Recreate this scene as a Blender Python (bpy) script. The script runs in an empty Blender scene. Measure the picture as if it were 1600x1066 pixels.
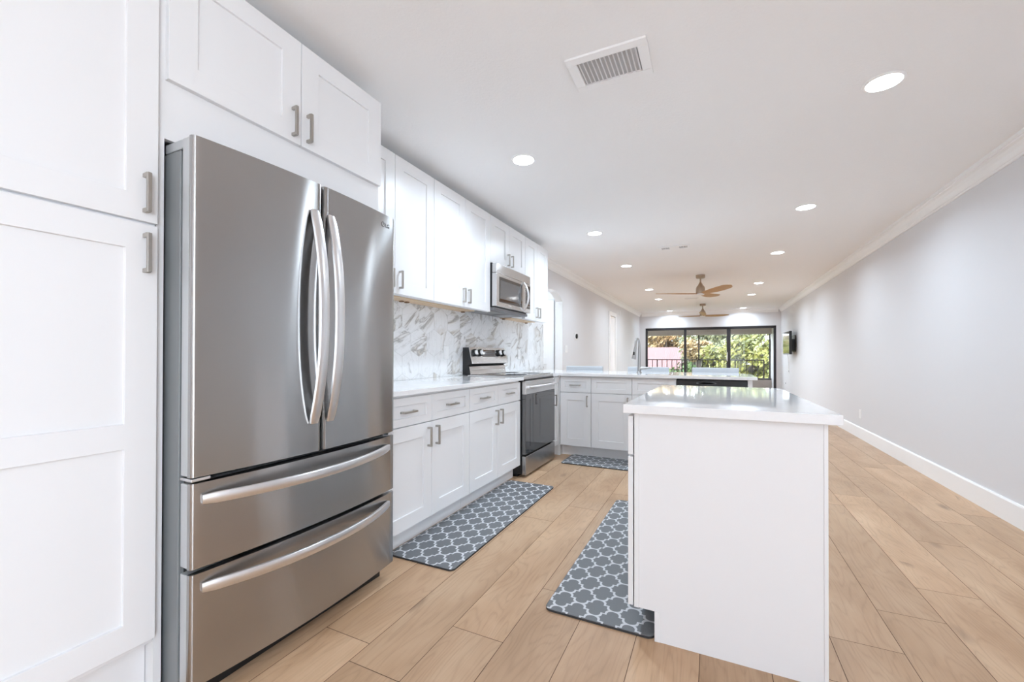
import bpy, bmesh, math, random
from mathutils import Vector, Matrix
S = bpy.context.scene
COL = S.collection
random.seed(7)

# ------------------------------------------------------------------ camera
F, YAW, PIT, ROL, CY, H = 660.08, 0.4444805, 0.00580154, 0.00191834, 551.47, 1.1
fw = Vector((-math.sin(YAW)*math.cos(PIT), math.cos(YAW)*math.cos(PIT), math.sin(PIT)))
r0 = Vector((math.cos(YAW), math.sin(YAW), 0)); u0 = r0.cross(fw)
rv = math.cos(ROL)*r0 + math.sin(ROL)*u0; uv_ = -math.sin(ROL)*r0 + math.cos(ROL)*u0
cam = bpy.data.cameras.new('camera'); cam_o = bpy.data.objects.new('camera', cam); COL.objects.link(cam_o)
M = Matrix((rv, uv_, -fw)).transposed().to_4x4(); M.translation = (0, 0, H); cam_o.matrix_world = M
cam.sensor_width = 36; cam.lens = F/1600*36; cam.shift_y = (CY-533)/1600
cam.clip_start = 0.02; cam.clip_end = 300
S.camera = cam_o

# ------------------------------------------------------------------ light, sky, exposure
S.view_settings.view_transform = 'Standard'; S.view_settings.look = 'None'
S.view_settings.exposure = 0.81; S.view_settings.gamma = 1.0
S.cycles.max_bounces = 14; S.cycles.diffuse_bounces = 9; S.cycles.glossy_bounces = 6
S.cycles.transparent_max_bounces = 16; S.cycles.sample_clamp_indirect = 8
LAMP = 7.9      # watts of one downlight
SKY = 7.0
W = bpy.data.worlds.new('sky'); S.world = W; W.use_nodes = True
nt = W.node_tree; bg = nt.nodes['Background']
g = nt.nodes.new('ShaderNodeTexCoord'); sx = nt.nodes.new('ShaderNodeSeparateXYZ'); cr = nt.nodes.new('ShaderNodeValToRGB')
nt.links.new(g.outputs['Generated'], sx.inputs[0]); nt.links.new(sx.outputs[2], cr.inputs[0]); nt.links.new(cr.outputs[0], bg.inputs[0])
cr.color_ramp.elements[0].color = (.86, .95, 1.05, 1); cr.color_ramp.elements[1].color = (.55, .74, 1, 1)
bg.inputs[1].default_value = SKY
sun = bpy.data.lights.new('sun', 'SUN'); sun.energy = 3.8; sun.angle = .01; sun.color = (1, .95, .86)
sun_o = bpy.data.objects.new('sun', sun); COL.objects.link(sun_o); sun_o.rotation_euler = (math.radians(40), math.radians(14), 0)
def portal(name, loc, rot, sx_, sy_):     # guides sky light through an opening; gives no light of its own
    a_ = bpy.data.lights.new(name, 'AREA'); a_.shape = 'RECTANGLE'; a_.size = sx_; a_.size_y = sy_; a_.cycles.is_portal = True
    o_ = bpy.data.objects.new(name, a_); COL.objects.link(o_); o_.location = loc; o_.rotation_euler = rot
Q = math.pi/2
portal('slider_portal', (-.17, 14.40, 1.0), (-Q, 0, 0), 3.66, 2.0)
portal('added_side_opening_portal', (1.79, -2.0, 1.25), (0, Q, 0), 1.8, 1.8)  # serves the unseen opening added in the right wall for daylight
portal('bedroom_portal', (-5.02, 10.65, 1.35), (0, -Q, 0), 1.5, 2.5)

# ------------------------------------------------------------------ materials
def mat(name, col, rough=.5, metal=0, spec=.5, **k):
    m = bpy.data.materials.new(name); m.use_nodes = True
    b = m.node_tree.nodes['Principled BSDF']
    b.inputs['Base Color'].default_value = (*col, 1); b.inputs['Roughness'].default_value = rough
    b.inputs['Metallic'].default_value = metal; b.inputs['Specular IOR Level'].default_value = spec
    for a, v in k.items(): b.inputs[a].default_value = v
    return m
def N(m, t, **k):
    n = m.node_tree.nodes.new('ShaderNode'+t)
    for a, v in k.items(): setattr(n, a, v)
    return n
def L(m, a, b): m.node_tree.links.new(a, b)
def MA(m, op, a, b=None, c=None):
    n = N(m, 'Math', operation=op)
    for i, v in enumerate((a, b, c)):
        if v is None: continue
        if isinstance(v, (int, float)): n.inputs[i].default_value = v
        else: L(m, v, n.inputs[i])
    return n.outputs[0]
def mixc(m, f, a, b):
    n = N(m, 'Mix', data_type='RGBA')
    for i, v in ((0, f), (6, a), (7, b)):
        if isinstance(v, (int, float)): n.inputs[i].default_value = v
        elif isinstance(v, tuple): n.inputs[i].default_value = (*v, 1)
        else: L(m, v, n.inputs[i])
    return n.outputs[2]
def ramp(m, f, *st):
    n = N(m, 'ValToRGB'); e = n.color_ramp.elements
    while len(e) < len(st): e.new(.5)
    for el, (p, c) in zip(e, st): el.position = p; el.color = (*c, 1) if isinstance(c, tuple) else (c, c, c, 1)
    L(m, f, n.inputs[0]); return n.outputs[0]
def bsdf(m): return m.node_tree.nodes['Principled BSDF']
def noise(m, vec, scale, detail=4, rough=.5, dist=0):
    n = N(m, 'TexNoise'); n.inputs['Scale'].default_value = scale; n.inputs['Detail'].default_value = detail
    n.inputs['Roughness'].default_value = rough; n.inputs['Distortion'].default_value = dist
    if vec is not None: L(m, vec, n.inputs['Vector'])
    return n.outputs[0]
def bump(m, h, dist, strength=.5):
    b = N(m, 'Bump'); b.inputs['Distance'].default_value = dist; b.inputs['Strength'].default_value = strength
    L(m, h, b.inputs['Height']); L(m, b.outputs[0], bsdf(m).inputs['Normal'])
def objco(m): return N(m, 'TexCoord').outputs['Object']

CAB = mat('white_cabinet_paint', (.795, .80, .81), .32)
WALL = mat('pale_grey_wall_paint', (.735, .735, .752), .6)
bump(WALL, noise(WALL, objco(WALL), 120, 3), .002, .12)
CEIL = mat('white_ceiling_paint', (.92, .92, .92), .75)
bump(CEIL, noise(CEIL, objco(CEIL), 70, 5, .65), .004, .35)
TRIM = mat('white_trim_paint', (.92, .92, .92), .35)
WHITE = mat('white_plastic', (.86, .86, .86), .35)
QUARTZ = mat('white_quartz', (.83, .835, .84), .045, spec=.6)
qn = noise(QUARTZ, objco(QUARTZ), 3.2, 7, .6, 1.2)
L(QUARTZ, ramp(QUARTZ, qn, (.40, (.83, .835, .84)), (.5, (.805, .81, .82)), (.56, (.83, .835, .84))), bsdf(QUARTZ).inputs[0])

def steel(name, col, rough, aniso=1.0, scale=900, rot=.25):
    m = mat(name, col, rough, 1)
    b = bsdf(m); b.inputs['Anisotropic'].default_value = aniso; b.inputs['Anisotropic Rotation'].default_value = rot
    t = N(m, 'Tangent', direction_type='RADIAL', axis='Z'); L(m, t.outputs[0], b.inputs['Tangent'])
    return m
STEEL = steel('brushed_stainless_steel', (.43, .425, .42), .20)
STEEL2 = steel('lit_brushed_steel', (.66, .655, .65), .24)  # lighter copy of the brushed steel; brighter surroundings put into its colour
FANMETAL = mat('warm_brushed_nickel', (.46, .37, .29), .35, 1)
FAUCETM = mat('dark_brushed_nickel', (.42, .41, .40), .3, 1)
SATIN = mat('satin_steel', (.80, .80, .81), .30, 1)
NICKEL = mat('brushed_nickel', (.47, .445, .41), .32, 1)
CHROME = mat('polished_steel', (.75, .75, .76), .14, 1)
BODYGREY = mat('grey_appliance_enamel', (.22, .235, .24), .35)
EDGEGREY = mat('light_grey_door_edge', (.55, .57, .585), .3, .4)
BLACK = mat('black_enamel', (.012, .012, .013), .35)
BGLASS = mat('black_glass', (.02, .021, .024), .04, spec=1.0, IOR=1.75)
SCREEN = mat('glossy_screen', (.015, .015, .017), .08, spec=1.0, IOR=1.6)
BRONZE = mat('dark_bronze_frame', (.045, .042, .047), .4, .3)
RAILM = mat('dark_railing_paint', (.035, .022, .018), .4)
BEIGE = mat('beige_stucco', (.52, .44, .39), .8)
PALE = mat('pale_stucco', (.55, .50, .47), .8)
WOODU = mat('raw_maple_underside', (.66, .47, .30), .5)
wm = N(WOODU, 'Mapping'); wm.inputs['Scale'].default_value = (14, 2, 14); L(WOODU, objco(WOODU), wm.inputs[0])
L(WOODU, ramp(WOODU, noise(WOODU, wm.outputs[0], 2, 5), (.3, (.62, .43, .27)), (.7, (.74, .56, .38))), bsdf(WOODU).inputs[0])
FANWOOD = mat('light_oak_fan_blade', (.50, .30, .14), .4)
FABRIC = mat('grey_blue_upholstery', (.54, .575, .61), .8)
GROUT = mat('tile_grout', (.55, .55, .54), .8)
GREYM = mat('grey_mesh', (.25, .25, .26), .5, .5)
DARKGAP = mat('dark_recess', (.02, .018, .016), .8)
MINT = mat('indicator_digits', (.16, .22, .30), .3)

def emis(name, col, s):
    m = mat(name, (.9, .9, .9), .5); b = bsdf(m)
    b.inputs['Emission Color'].default_value = (*col, 1); b.inputs['Emission Strength'].default_value = s
    return m
LENS = emis('lit_downlight_lens', (.95, .98, 1.0), 12.0)

GLASS = bpy.data.materials.new('clear_window_glass'); GLASS.use_nodes = True
t = GLASS.node_tree; t.nodes.remove(t.nodes['Principled BSDF']); o = t.nodes['Material Output']
tr = N(GLASS, 'BsdfTransparent'); gl = N(GLASS, 'BsdfGlossy'); gl.inputs['Roughness'].default_value = .01
tr.inputs[0].default_value = (.97, .98, .98, 1)
fr = N(GLASS, 'Fresnel'); fr.inputs[0].default_value = 1.45; mx = N(GLASS, 'MixShader')
L(GLASS, fr.outputs[0], mx.inputs[0]); L(GLASS, tr.outputs[0], mx.inputs[1]); L(GLASS, gl.outputs[0], mx.inputs[2]); L(GLASS, mx.outputs[0], o.inputs[0])

# oak planks: UV = metres inside the plank, attribute 'plank' = a random number per plank
OAK = mat('oak_plank', (.6, .4, .25), .42, spec=.35)
at = N(OAK, 'Attribute', attribute_name='plank'); uvn = N(OAK, 'UVMap')
cmb = N(OAK, 'CombineXYZ'); L(OAK, MA(OAK, 'MULTIPLY', at.outputs['Fac'], 37.0), cmb.inputs[2])
av = N(OAK, 'VectorMath', operation='ADD'); L(OAK, uvn.outputs[0], av.inputs[0]); L(OAK, cmb.outputs[0], av.inputs[1])
def omap(sx_, sy_):
    mp = N(OAK, 'Mapping'); mp.inputs['Scale'].default_value = (sx_, sy_, 1); L(OAK, av.outputs[0], mp.inputs[0]); return mp.outputs[0]
big = noise(OAK, omap(5.5, .9), 1.0, 2, .5, .3)                    # slow field; its contour lines make the cathedral grain
rings = MA(OAK, 'FRACT', MA(OAK, 'MULTIPLY', big, 22.0))
rings = MA(OAK, 'MULTIPLY', MA(OAK, 'ABSOLUTE', MA(OAK, 'SUBTRACT', rings, .5)), 2.0)
fine = noise(OAK, omap(160, 5), 1.0, 4, .6)
cloud = noise(OAK, omap(4.5, 1.6), 1.0, 4, .55, .4)
knot = N(OAK, 'TexVoronoi'); knot.inputs['Scale'].default_value = 1.0; L(OAK, omap(5.0, 1.9), knot.inputs['Vector'])
kf = ramp(OAK, knot.outputs['Distance'], (.0, 1.0), (.06, .8), (.20, 0.0))
kf = MA(OAK, 'MULTIPLY', kf, MA(OAK, 'GREATER_THAN', noise(OAK, omap(2.5, 1.0), 1.0, 1), .52))
c1 = ramp(OAK, cloud, (.28, (.43, .255, .132)), (.5, (.515, .322, .18)), (.72, (.585, .39, .232)))
grain = MA(OAK, 'ADD', MA(OAK, 'MULTIPLY', MA(OAK, 'POWER', MA(OAK, 'SUBTRACT', 1.0, rings), 3.0), .19), MA(OAK, 'MULTIPLY', MA(OAK, 'SUBTRACT', fine, .5), .55))
c2 = mixc(OAK, MA(OAK, 'MAXIMUM', grain, 0.0), c1, (.20, .105, .05))
c2 = mixc(OAK, MA(OAK, 'MULTIPLY', kf, .75), c2, (.14, .08, .045))
hs = N(OAK, 'HueSaturation'); hs.inputs['Saturation'].default_value = .92
L(OAK, MA(OAK, 'MULTIPLY_ADD', at.outputs['Fac'], .20, .90), hs.inputs['Value']); L(OAK, c2, hs.inputs['Color']); L(OAK, hs.outputs[0], bsdf(OAK).inputs[0])
bump(OAK, fine, .002, .15)

# marble tile: attribute 'tile' shifts and tilts the veins from tile to tile
MARBLE = mat('white_veined_marble_tile', (.85, .85, .84), .12, spec=.5)
at = N(MARBLE, 'Attribute', attribute_name='tile'); oc = objco(MARBLE)
rot = N(MARBLE, 'VectorRotate', rotation_type='X_AXIS'); L(MARBLE, oc, rot.inputs[0]); L(MARBLE, MA(MARBLE, 'MULTIPLY_ADD', at.outputs['Fac'], 2.2, -.4), rot.inputs['Angle'])
cb = N(MARBLE, 'CombineXYZ'); L(MARBLE, MA(MARBLE, 'MULTIPLY', at.outputs['Fac'], 53.0), cb.inputs[0])
ad = N(MARBLE, 'VectorMath', operation='ADD'); L(MARBLE, rot.outputs[0], ad.inputs[0]); L(MARBLE, cb.outputs[0], ad.inputs[1])
mp = N(MARBLE, 'Mapping'); mp.inputs['Scale'].default_value = (1, 2.4, .8); L(MARBLE, ad.outputs[0], mp.inputs[0])
n1 = noise(MARBLE, mp.outputs[0], 2.0, 7, .55, 1.1); n2 = noise(MARBLE, mp.outputs[0], 4.0, 7, .6, 1.4); n3 = noise(MARBLE, mp.outputs[0], 1.7, 2)
v1 = ramp(MARBLE, MA(MARBLE, 'ABSOLUTE', MA(MARBLE, 'SUBTRACT', n1, .53)), (0, 1.0), (.006, .7), (.018, .12), (.05, 0.0))
v2 = ramp(MARBLE, MA(MARBLE, 'ABSOLUTE', MA(MARBLE, 'SUBTRACT', n2, .5)), (0, .6), (.010, .2), (.025, 0.0))
broad = ramp(MARBLE, MA(MARBLE, 'ABSOLUTE', MA(MARBLE, 'SUBTRACT', n1, .55)), (0, .7), (.03, .35), (.07, 0.0))
msk = ramp(MARBLE, n3, (.47, 0.0), (.6, 1.0))
v1 = MA(MARBLE, 'MULTIPLY', v1, ramp(MARBLE, n3, (.36, .12), (.52, 1.0)))
mc = mixc(MARBLE, MA(MARBLE, 'MULTIPLY', broad, msk), (.83, .835, .84), (.50, .44, .36))
mc = mixc(MARBLE, MA(MARBLE, 'MULTIPLY', v1, .72), mc, (.25, .235, .225))
mc = mixc(MARBLE, MA(MARBLE, 'MULTIPLY', v2, .35), mc, (.40, .39, .38))
L(MARBLE, mc, bsdf(MARBLE).inputs[0])

# trellis mat: barbed lanterns on a diamond lattice of .15 x .12 m
TREL = mat('grey_trellis_mat_top', (.3, .32, .34), .45, spec=.4)
sp = N(TREL, 'SeparateXYZ'); L(TREL, objco(TREL), sp.inputs[0])
uu = MA(TREL, 'DIVIDE', sp.outputs[0], .15); vv = MA(TREL, 'DIVIDE', sp.outputs[1], .12)
aa = MA(TREL, 'ADD', uu, vv); bb = MA(TREL, 'SUBTRACT', uu, vv)
def gw(x):
    w_ = MA(TREL, 'SUBTRACT', x, MA(TREL, 'ROUND', x)); s_ = MA(TREL, 'ABSOLUTE', w_); t_ = MA(TREL, 'SUBTRACT', .5, s_)
    h_ = MA(TREL, 'SUBTRACT', t_, MA(TREL, 'MULTIPLY', MA(TREL, 'MULTIPLY', t_, t_), 2.58))
    arc = MA(TREL, 'MULTIPLY', h_, MA(TREL, 'MULTIPLY', MA(TREL, 'SIGN', w_), -1.0))
    inn = MA(TREL, 'LESS_THAN', s_, .06)
    return MA(TREL, 'ADD', MA(TREL, 'MULTIPLY', inn, w_), MA(TREL, 'MULTIPLY', MA(TREL, 'SUBTRACT', 1.0, inn), arc))
def edge(p_, q_):
    w_ = MA(TREL, 'SUBTRACT', MA(TREL, 'SUBTRACT', p_, .5), gw(q_))
    return MA(TREL, 'ABSOLUTE', MA(TREL, 'SUBTRACT', w_, MA(TREL, 'ROUND', w_)))
dmin = MA(TREL, 'MINIMUM', edge(aa, bb), edge(bb, aa))
ln = ramp(TREL, dmin, (.050, 1.0), (.066, 0.0))
wv = noise(TREL, objco(TREL), 420, 2)
L(TREL, mixc(TREL, ln, ramp(TREL, wv, (.3, (.13, .138, .148)), (.7, (.172, .181, .192))), (.62, .635, .66)), bsdf(TREL).inputs[0])
MATEDGE = mat('black_foam_edge', (.03, .03, .032), .7)

LEAF = {}
for nm, c in (('yellow_green', ((.055, .066, .008), (.185, .165, .028))), ('olive', ((.042, .048, .013), (.145, .138, .055))), ('orange', ((.16, .085, .028), (.29, .205, .09))), ('fresh_green', ((.026, .055, .009), (.11, .14, .035)))):
    m = mat(nm+'_leaves', c[0], .6); a_ = N(m, 'Attribute', attribute_name='leaf')
    L(m, mixc(m, a_.outputs['Fac'], c[0], c[1]), bsdf(m).inputs[0]); bsdf(m).inputs['Subsurface Weight'].default_value = 0
    LEAF[nm] = m
BARK = mat('dark_bark', (.09, .07, .055), .9)
ROOFT = mat('red_clay_roof', (.62, .22, .18), .8)
rm = N(ROOFT, 'TexWave'); rm.inputs['Scale'].default_value = 2.2; L(ROOFT, objco(ROOFT), rm.inputs[0])
L(ROOFT, ramp(ROOFT, rm.outputs[1], (.0, (.085, .024, .017)), (1, (.12, .042, .030))), bsdf(ROOFT).inputs[0])
GRASS = mat('lawn', (.10, .13, .045), .9)

# ------------------------------------------------------------------ mesh builder
class MB:
    def __init__(s, off=(0, 0, 0)): s.b = bmesh.new(); s.o = Vector(off)
    def face(s, pts):
        vs = [s.b.verts.new(Vector(p)-s.o) for p in pts]
        try: return s.b.faces.new(vs)
        except ValueError: return None
    def box(s, x0, x1, y0, y1, z0, z1):
        if x0 > x1: x0, x1 = x1, x0
        if y0 > y1: y0, y1 = y1, y0
        if z0 > z1: z0, z1 = z1, z0
        v = [s.b.verts.new(Vector((x, y, z))-s.o) for x in (x0, x1) for y in (y0, y1) for z in (z0, z1)]
        for f in ((0, 1, 3, 2), (4, 6, 7, 5), (0, 4, 5, 1), (2, 3, 7, 6), (0, 2, 6, 4), (1, 5, 7, 3)): s.b.faces.new([v[i] for i in f])
        return s
    def prism(s, pts, d):
        """pts: loop of 3-D points, d: extrusion vector"""
        d = Vector(d); a = [s.b.verts.new(Vector(p)-s.o) for p in pts]; c = [s.b.verts.new(Vector(p)+d-s.o) for p in pts]
        n = len(a); s.b.faces.new(a); s.b.faces.new(c[::-1])
        for i in range(n): s.b.faces.new((a[i], a[(i+1) % n], c[(i+1) % n], c[i]))
        return s
    def lathe(s, prof, n=24, ctr=(0, 0, 0), axis='Z'):
        rings = []
        for r_, h_ in prof:
            ring = []
            for i in range(n):
                a_ = 2*math.pi*i/n; p, q = r_*math.cos(a_), r_*math.sin(a_)
                v = {'Z': (p, q, h_), 'X': (h_, p, q), 'Y': (p, h_, q)}[axis]
                ring.append(s.b.verts.new(Vector(v)+Vector(ctr)-s.o))
            rings.append(ring)
        for A, B in zip(rings, rings[1:]):
            for i in range(n): s.b.faces.new((A[i], A[(i+1) % n], B[(i+1) % n], B[i]))
        if prof[0][0] > 1e-5: s.b.faces.new(rings[0][::-1])
        if prof[-1][0] > 1e-5: s.b.faces.new(rings[-1])
        return s
    def tube(s, pts, rad, n=10):
        pts = [Vector(p) for p in pts]; rad = rad if isinstance(rad, (list, tuple)) else [rad]*len(pts)
        rings = []; ref = None
        for i, p in enumerate(pts):
            d = (pts[min(i+1, len(pts)-1)]-pts[max(i-1, 0)]).normalized()
            if ref is None: ref = Vector((0, 0, 1)) if abs(d.z) < .9 else Vector((1, 0, 0))
            a_ = d.cross(ref).normalized(); b_ = a_.cross(d).normalized(); ref = b_
            rings.append([s.b.verts.new(p+rad[i]*(math.cos(2*math.pi*k/n)*a_+math.sin(2*math.pi*k/n)*b_)-s.o) for k in range(n)])
        for A, B in zip(rings, rings[1:]):
            for i in range(n): s.b.faces.new((A[i], A[(i+1) % n], B[(i+1) % n], B[i]))
        s.b.faces.new(rings[0][::-1]); s.b.faces.new(rings[-1]); return s
    def strip(s, rings):
        """loft of equal closed loops"""
        R = [[s.b.verts.new(Vector(p)-s.o) for p in ring] for ring in rings]; n = len(R[0])
        for A, B in zip(R, R[1:]):
            for i in range(n): s.b.faces.new((A[i], A[(i+1) % n], B[(i+1) % n], B[i]))
        s.b.faces.new(R[0][::-1]); s.b.faces.new(R[-1]); return s
    def build(s, name, m, parent=None, bevel=0, smooth=False, loc=None, seg=2):
        bmesh.ops.remove_doubles(s.b, verts=s.b.verts, dist=1e-6)
        bmesh.ops.recalc_face_normals(s.b, faces=s.b.faces)
        me = bpy.data.meshes.new(name); s.b.to_mesh(me); s.b.free()
        me.materials.append(m); ob = bpy.data.objects.new(name, me); COL.objects.link(ob)
        if parent: ob.parent = parent
        else: ob.location = s.o
        if loc: ob.location = loc
        if smooth:
            for p in me.polygons: p.use_smooth = True
        if bevel:
            md = ob.modifiers.new('edge', 'BEVEL'); md.width = bevel; md.segments = seg; md.limit_method = 'ANGLE'; md.angle_limit = math.radians(35)
            md.harden_normals = True
            for p in me.polygons: p.use_smooth = True
        elif smooth:
            md = ob.modifiers.new('split', 'EDGE_SPLIT'); md.split_angle = math.radians(40)
        return ob

def thing(name, label, cat, loc=(0, 0, 0), group=None):
    e = bpy.data.objects.new(name, None); COL.objects.link(e); e.location = loc; e.empty_display_size = .1
    return tag(e, label, cat, group)
def tag(o_, label, cat, group=None):
    o_['label'] = label; o_['category'] = cat
    if group: o_['group'] = group
    return o_
def struct(o_): o_['kind'] = 'structure'; return o_
def copy_tree(o_, parent=None):
    c_ = o_.copy(); COL.objects.link(c_)
    if parent: c_.parent = parent
    for ch in list(o_.children): copy_tree(ch, c_)
    return c_

# ------------------------------------------------------------------ room constants
XL, XR, YB, YR, ZC = -2.19, 1.774, 14.37, -3.0, 2.49
CT, CB = .905, .876          # worktop top / bottom

# ---- floor: planks
def make_floor():
    mb = MB(); b = mb.b
    uvl = b.loops.layers.uv.new('UVMap'); pl = b.faces.layers.float.new('plank')
    w, Lp, gap = .2275, 1.52, .0012
    fixed = {0: 1.451, -1: 1.126, 7: 2.34, 8: 2.64, 9: 3.319, 6: 2.036, 1: .35, 2: 2.2, 3: 1.2}
    k0 = int((-5.0+.955)//w); k1 = int((XR+.955)//w)
    for k in range(k0, k1+1):
        x0, x1 = -.955+k*w, -.955+(k+1)*w
        j = fixed.get(k, random.uniform(0, Lp)); n0 = int((YR-j)//Lp)
        y = j+n0*Lp
        while y < YB+.2:
            a0, a1 = max(y, YR), min(y+Lp, YB+.15)
            if a1-a0 > .02:
                xs0, xs1 = x0+gap, min(x1-gap, XR+.1)
                f = mb.face(((xs0, a0+gap, 0), (xs1, a0+gap, 0), (xs1, a1-gap, 0), (xs0, a1-gap, 0)))
                f[pl] = random.random()
                for lp, (uu_, vv_) in zip(f.loops, ((0, a0-y), (w, a0-y), (w, a1-y), (0, a1-y))): lp[uvl].uv = (uu_, vv_)
            y += Lp
    ob = mb.build('floor', OAK); struct(ob)
    base = MB().box(-5.2, XR+.2, YR-.2, YB+.15, -.06, -.0015).build('floor_slab', mat('plank_joint', (.10, .05, .025), .9)); struct(base)
make_floor()

# ---- ceiling and walls
struct(MB().box(-5.2, XR+.2, YR-.2, YB+.15, ZC, ZC+.12).build('ceiling', CEIL))
struct(MB().box(XR, XR+.15, -1.1, YB+.15, 0, ZC).box(XR, XR+.15, YR-.15, -2.9, 0, ZC).box(XR, XR+.15, -2.9, -1.1, 0, .35).box(XR, XR+.15, -2.9, -1.1, 2.15, ZC).build('wall_right', WALL))  # unseen window opening behind the camera, added to let in fill daylight
WT = .12
def arch_pts(y0, y1, zs, rise, n=14):
    c_ = (y0+y1)/2; hw = (y1-y0)/2; pts = []
    for i in range(n+1):
        t_ = -1+2*i/n; pts.append((c_+t_*hw, zs+rise*(1-abs(t_)**2.6)))
    return pts
mb = MB()
A0, A1, D0, D1 = 5.62, 6.49, 9.91, 10.52
for y0, y1 in ((YR, A0), (A1, D0), (D1, YB)): mb.box(XL-WT, XL, y0, y1, 0, ZC)
mb.box(XL-WT, XL, D0, D1, 2.04, ZC)
ap = arch_pts(A0, A1, 1.97, .13)
mb.prism([(XL, A0, ZC), (XL, A0, 1.97)]+[(XL, y, z) for y, z in ap[1:-1]]+[(XL, A1, 1.97), (XL, A1, ZC)], (-WT, 0, 0))
struct(mb.build('wall_left', WALL))
# end wall with the slider opening
WX0, WX1, WZ = -2.003, 1.655, 1.985
struct(MB().box(-5.2, WX0, YB, YB+.15, 0, ZC).box(WX1, XR, YB, YB+.15, 0, ZC).box(WX0, WX1, YB, YB+.15, WZ, ZC).build('wall_back', WALL))
# rear wall (behind the camera)
struct(MB().box(-5.2, XR, YR-.15, YR, 0, ZC).build('wall_front', WALL))
# hall beyond the arch, bedroom beyond the cased door
struct(MB().box(-5.0, XL-WT, 6.70, 6.80, 0, ZC).box(-5.0, XL-WT, 5.40, 5.50, 0, ZC).box(-5.1, -5.0, 5.4, 6.8, 0, ZC).build('wall_hall', TRIM))
struct(MB().box(-5.0, XL-WT, 8.5, 8.6, 0, ZC).box(-5.0, XL-WT, 12.4, 12.5, 0, ZC).box(-5.1, -5.0, 8.5, 9.4, 0, ZC).box(-5.1, -5.0, 11.9, 12.5, 0, ZC)
       .box(-5.1, -5.0, 9.4, 11.9, 0, .6).box(-5.1, -5.0, 9.4, 11.9, 2.1, ZC).build('wall_bedroom', WALL))
struct(MB().box(-5.2, -5.1, YR, 5.4, 0, ZC).build('wall_outer', WALL))

# crown, baseboards
def crown(name, p0, p1, inward, along):
    prof = [(0, 2.372), (.010, 2.372), (.012, 2.386), (.018, 2.390), (.022, 2.40), (.030, 2.425), (.044, 2.447), (.058, 2.456), (.060, 2.463), (.068, 2.466), (.070, ZC), (0, ZC)]
    mb = MB(); iv = Vector(inward)
    mb.strip([[Vector(p)+iv*a_+Vector((0, 0, z)) for a_, z in prof] for p in (p0, p1)])
    return struct(mb.build(name, TRIM, smooth=False))
crown('trim_1', (XR, YR, 0), (XR, YB, 0), (-1, 0, 0), 1)
crown('trim_2', (XL, 4.99, 0), (XL, YB, 0), (1, 0, 0), 1)
crown('trim_3', (XL+.07, YB, 0), (XR-.07, YB, 0), (0, -1, 0), 0)
def base(name, p0, p1, inward):
    prof = [(0, 0), (.014, 0), (.014, .140), (.010, .150), (0, .150)]
    mb = MB(); iv = Vector(inward)
    mb.strip([[Vector(p)+iv*a_+Vector((0, 0, z)) for a_, z in prof] for p in (p0, p1)])
    return struct(mb.build(name, TRIM))
base('baseboard_right', (XR, YR, 0), (XR, YB, 0), (-1, 0, 0))
base('baseboard_left', (XL, A1, 0), (XL, D0-.1, 0), (1, 0, 0))
base('baseboard_left_far', (XL, D1+.1, 0), (XL, YB, 0), (1, 0, 0))

# cased door opening in the left wall, with its leaf standing ajar, and the six-panel hall door
struct(MB().box(XL, XL+.018, D0-.095, D0, 0, 2.04).box(XL, XL+.018, D1, D1+.095, 0, 2.04).box(XL, XL+.018, D0-.095, D1+.095, 2.04, 2.14)
       .box(XL-WT, XL, D0, D0+.015, 0, 2.04).box(XL-WT, XL, D1-.015, D1, 0, 2.04).box(XL-WT, XL, D0, D1, 2.025, 2.04).build('trim_4', TRIM, bevel=.003))

def front(x0, x1, z0, z1, rails, t=.019, rec=.009, stile=.08, mid=None):
    """shaker front in local (u, v) -> list of quads in (u, v, n)."""
    us = [x0, x0+stile, x1-stile, x1]; zs = [z0, z0+rails, z1-rails, z1]; holes = {(1, 1)}
    if mid: zs = [z0, z0+rails, mid[0], mid[1], z1-rails, z1]; holes = {(1, 1), (1, 3)}
    q = []; nu, nz = len(us)-1, len(zs)-1
    lev = lambda i, j: None if not (0 <= i < nu and 0 <= j < nz) else (t-rec if (i, j) in holes else t)
    for i in range(nu):
        for j in range(nz):
            n = lev(i, j); a_, b_, c_, d_ = us[i], us[i+1], zs[j], zs[j+1]
            q.append(((a_, c_, n), (b_, c_, n), (b_, d_, n), (a_, d_, n)))
            for (di, dj, e) in ((1, 0, ((b_, c_), (b_, d_))), (0, 1, ((a_, d_), (b_, d_))), (-1, 0, ((a_, c_), (a_, d_))), (0, -1, ((a_, c_), (b_, c_)))):
                m_ = lev(i+di, j+dj)
                if m_ is None: lo = 0
                elif m_ < n: lo = m_
                else: continue
                q.append(((*e[0], n), (*e[1], n), (*e[1], lo), (*e[0], lo)))
    q.append(((x0, z0, 0), (x1, z0, 0), (x1, z1, 0), (x0, z1, 0)))
    return q
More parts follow.
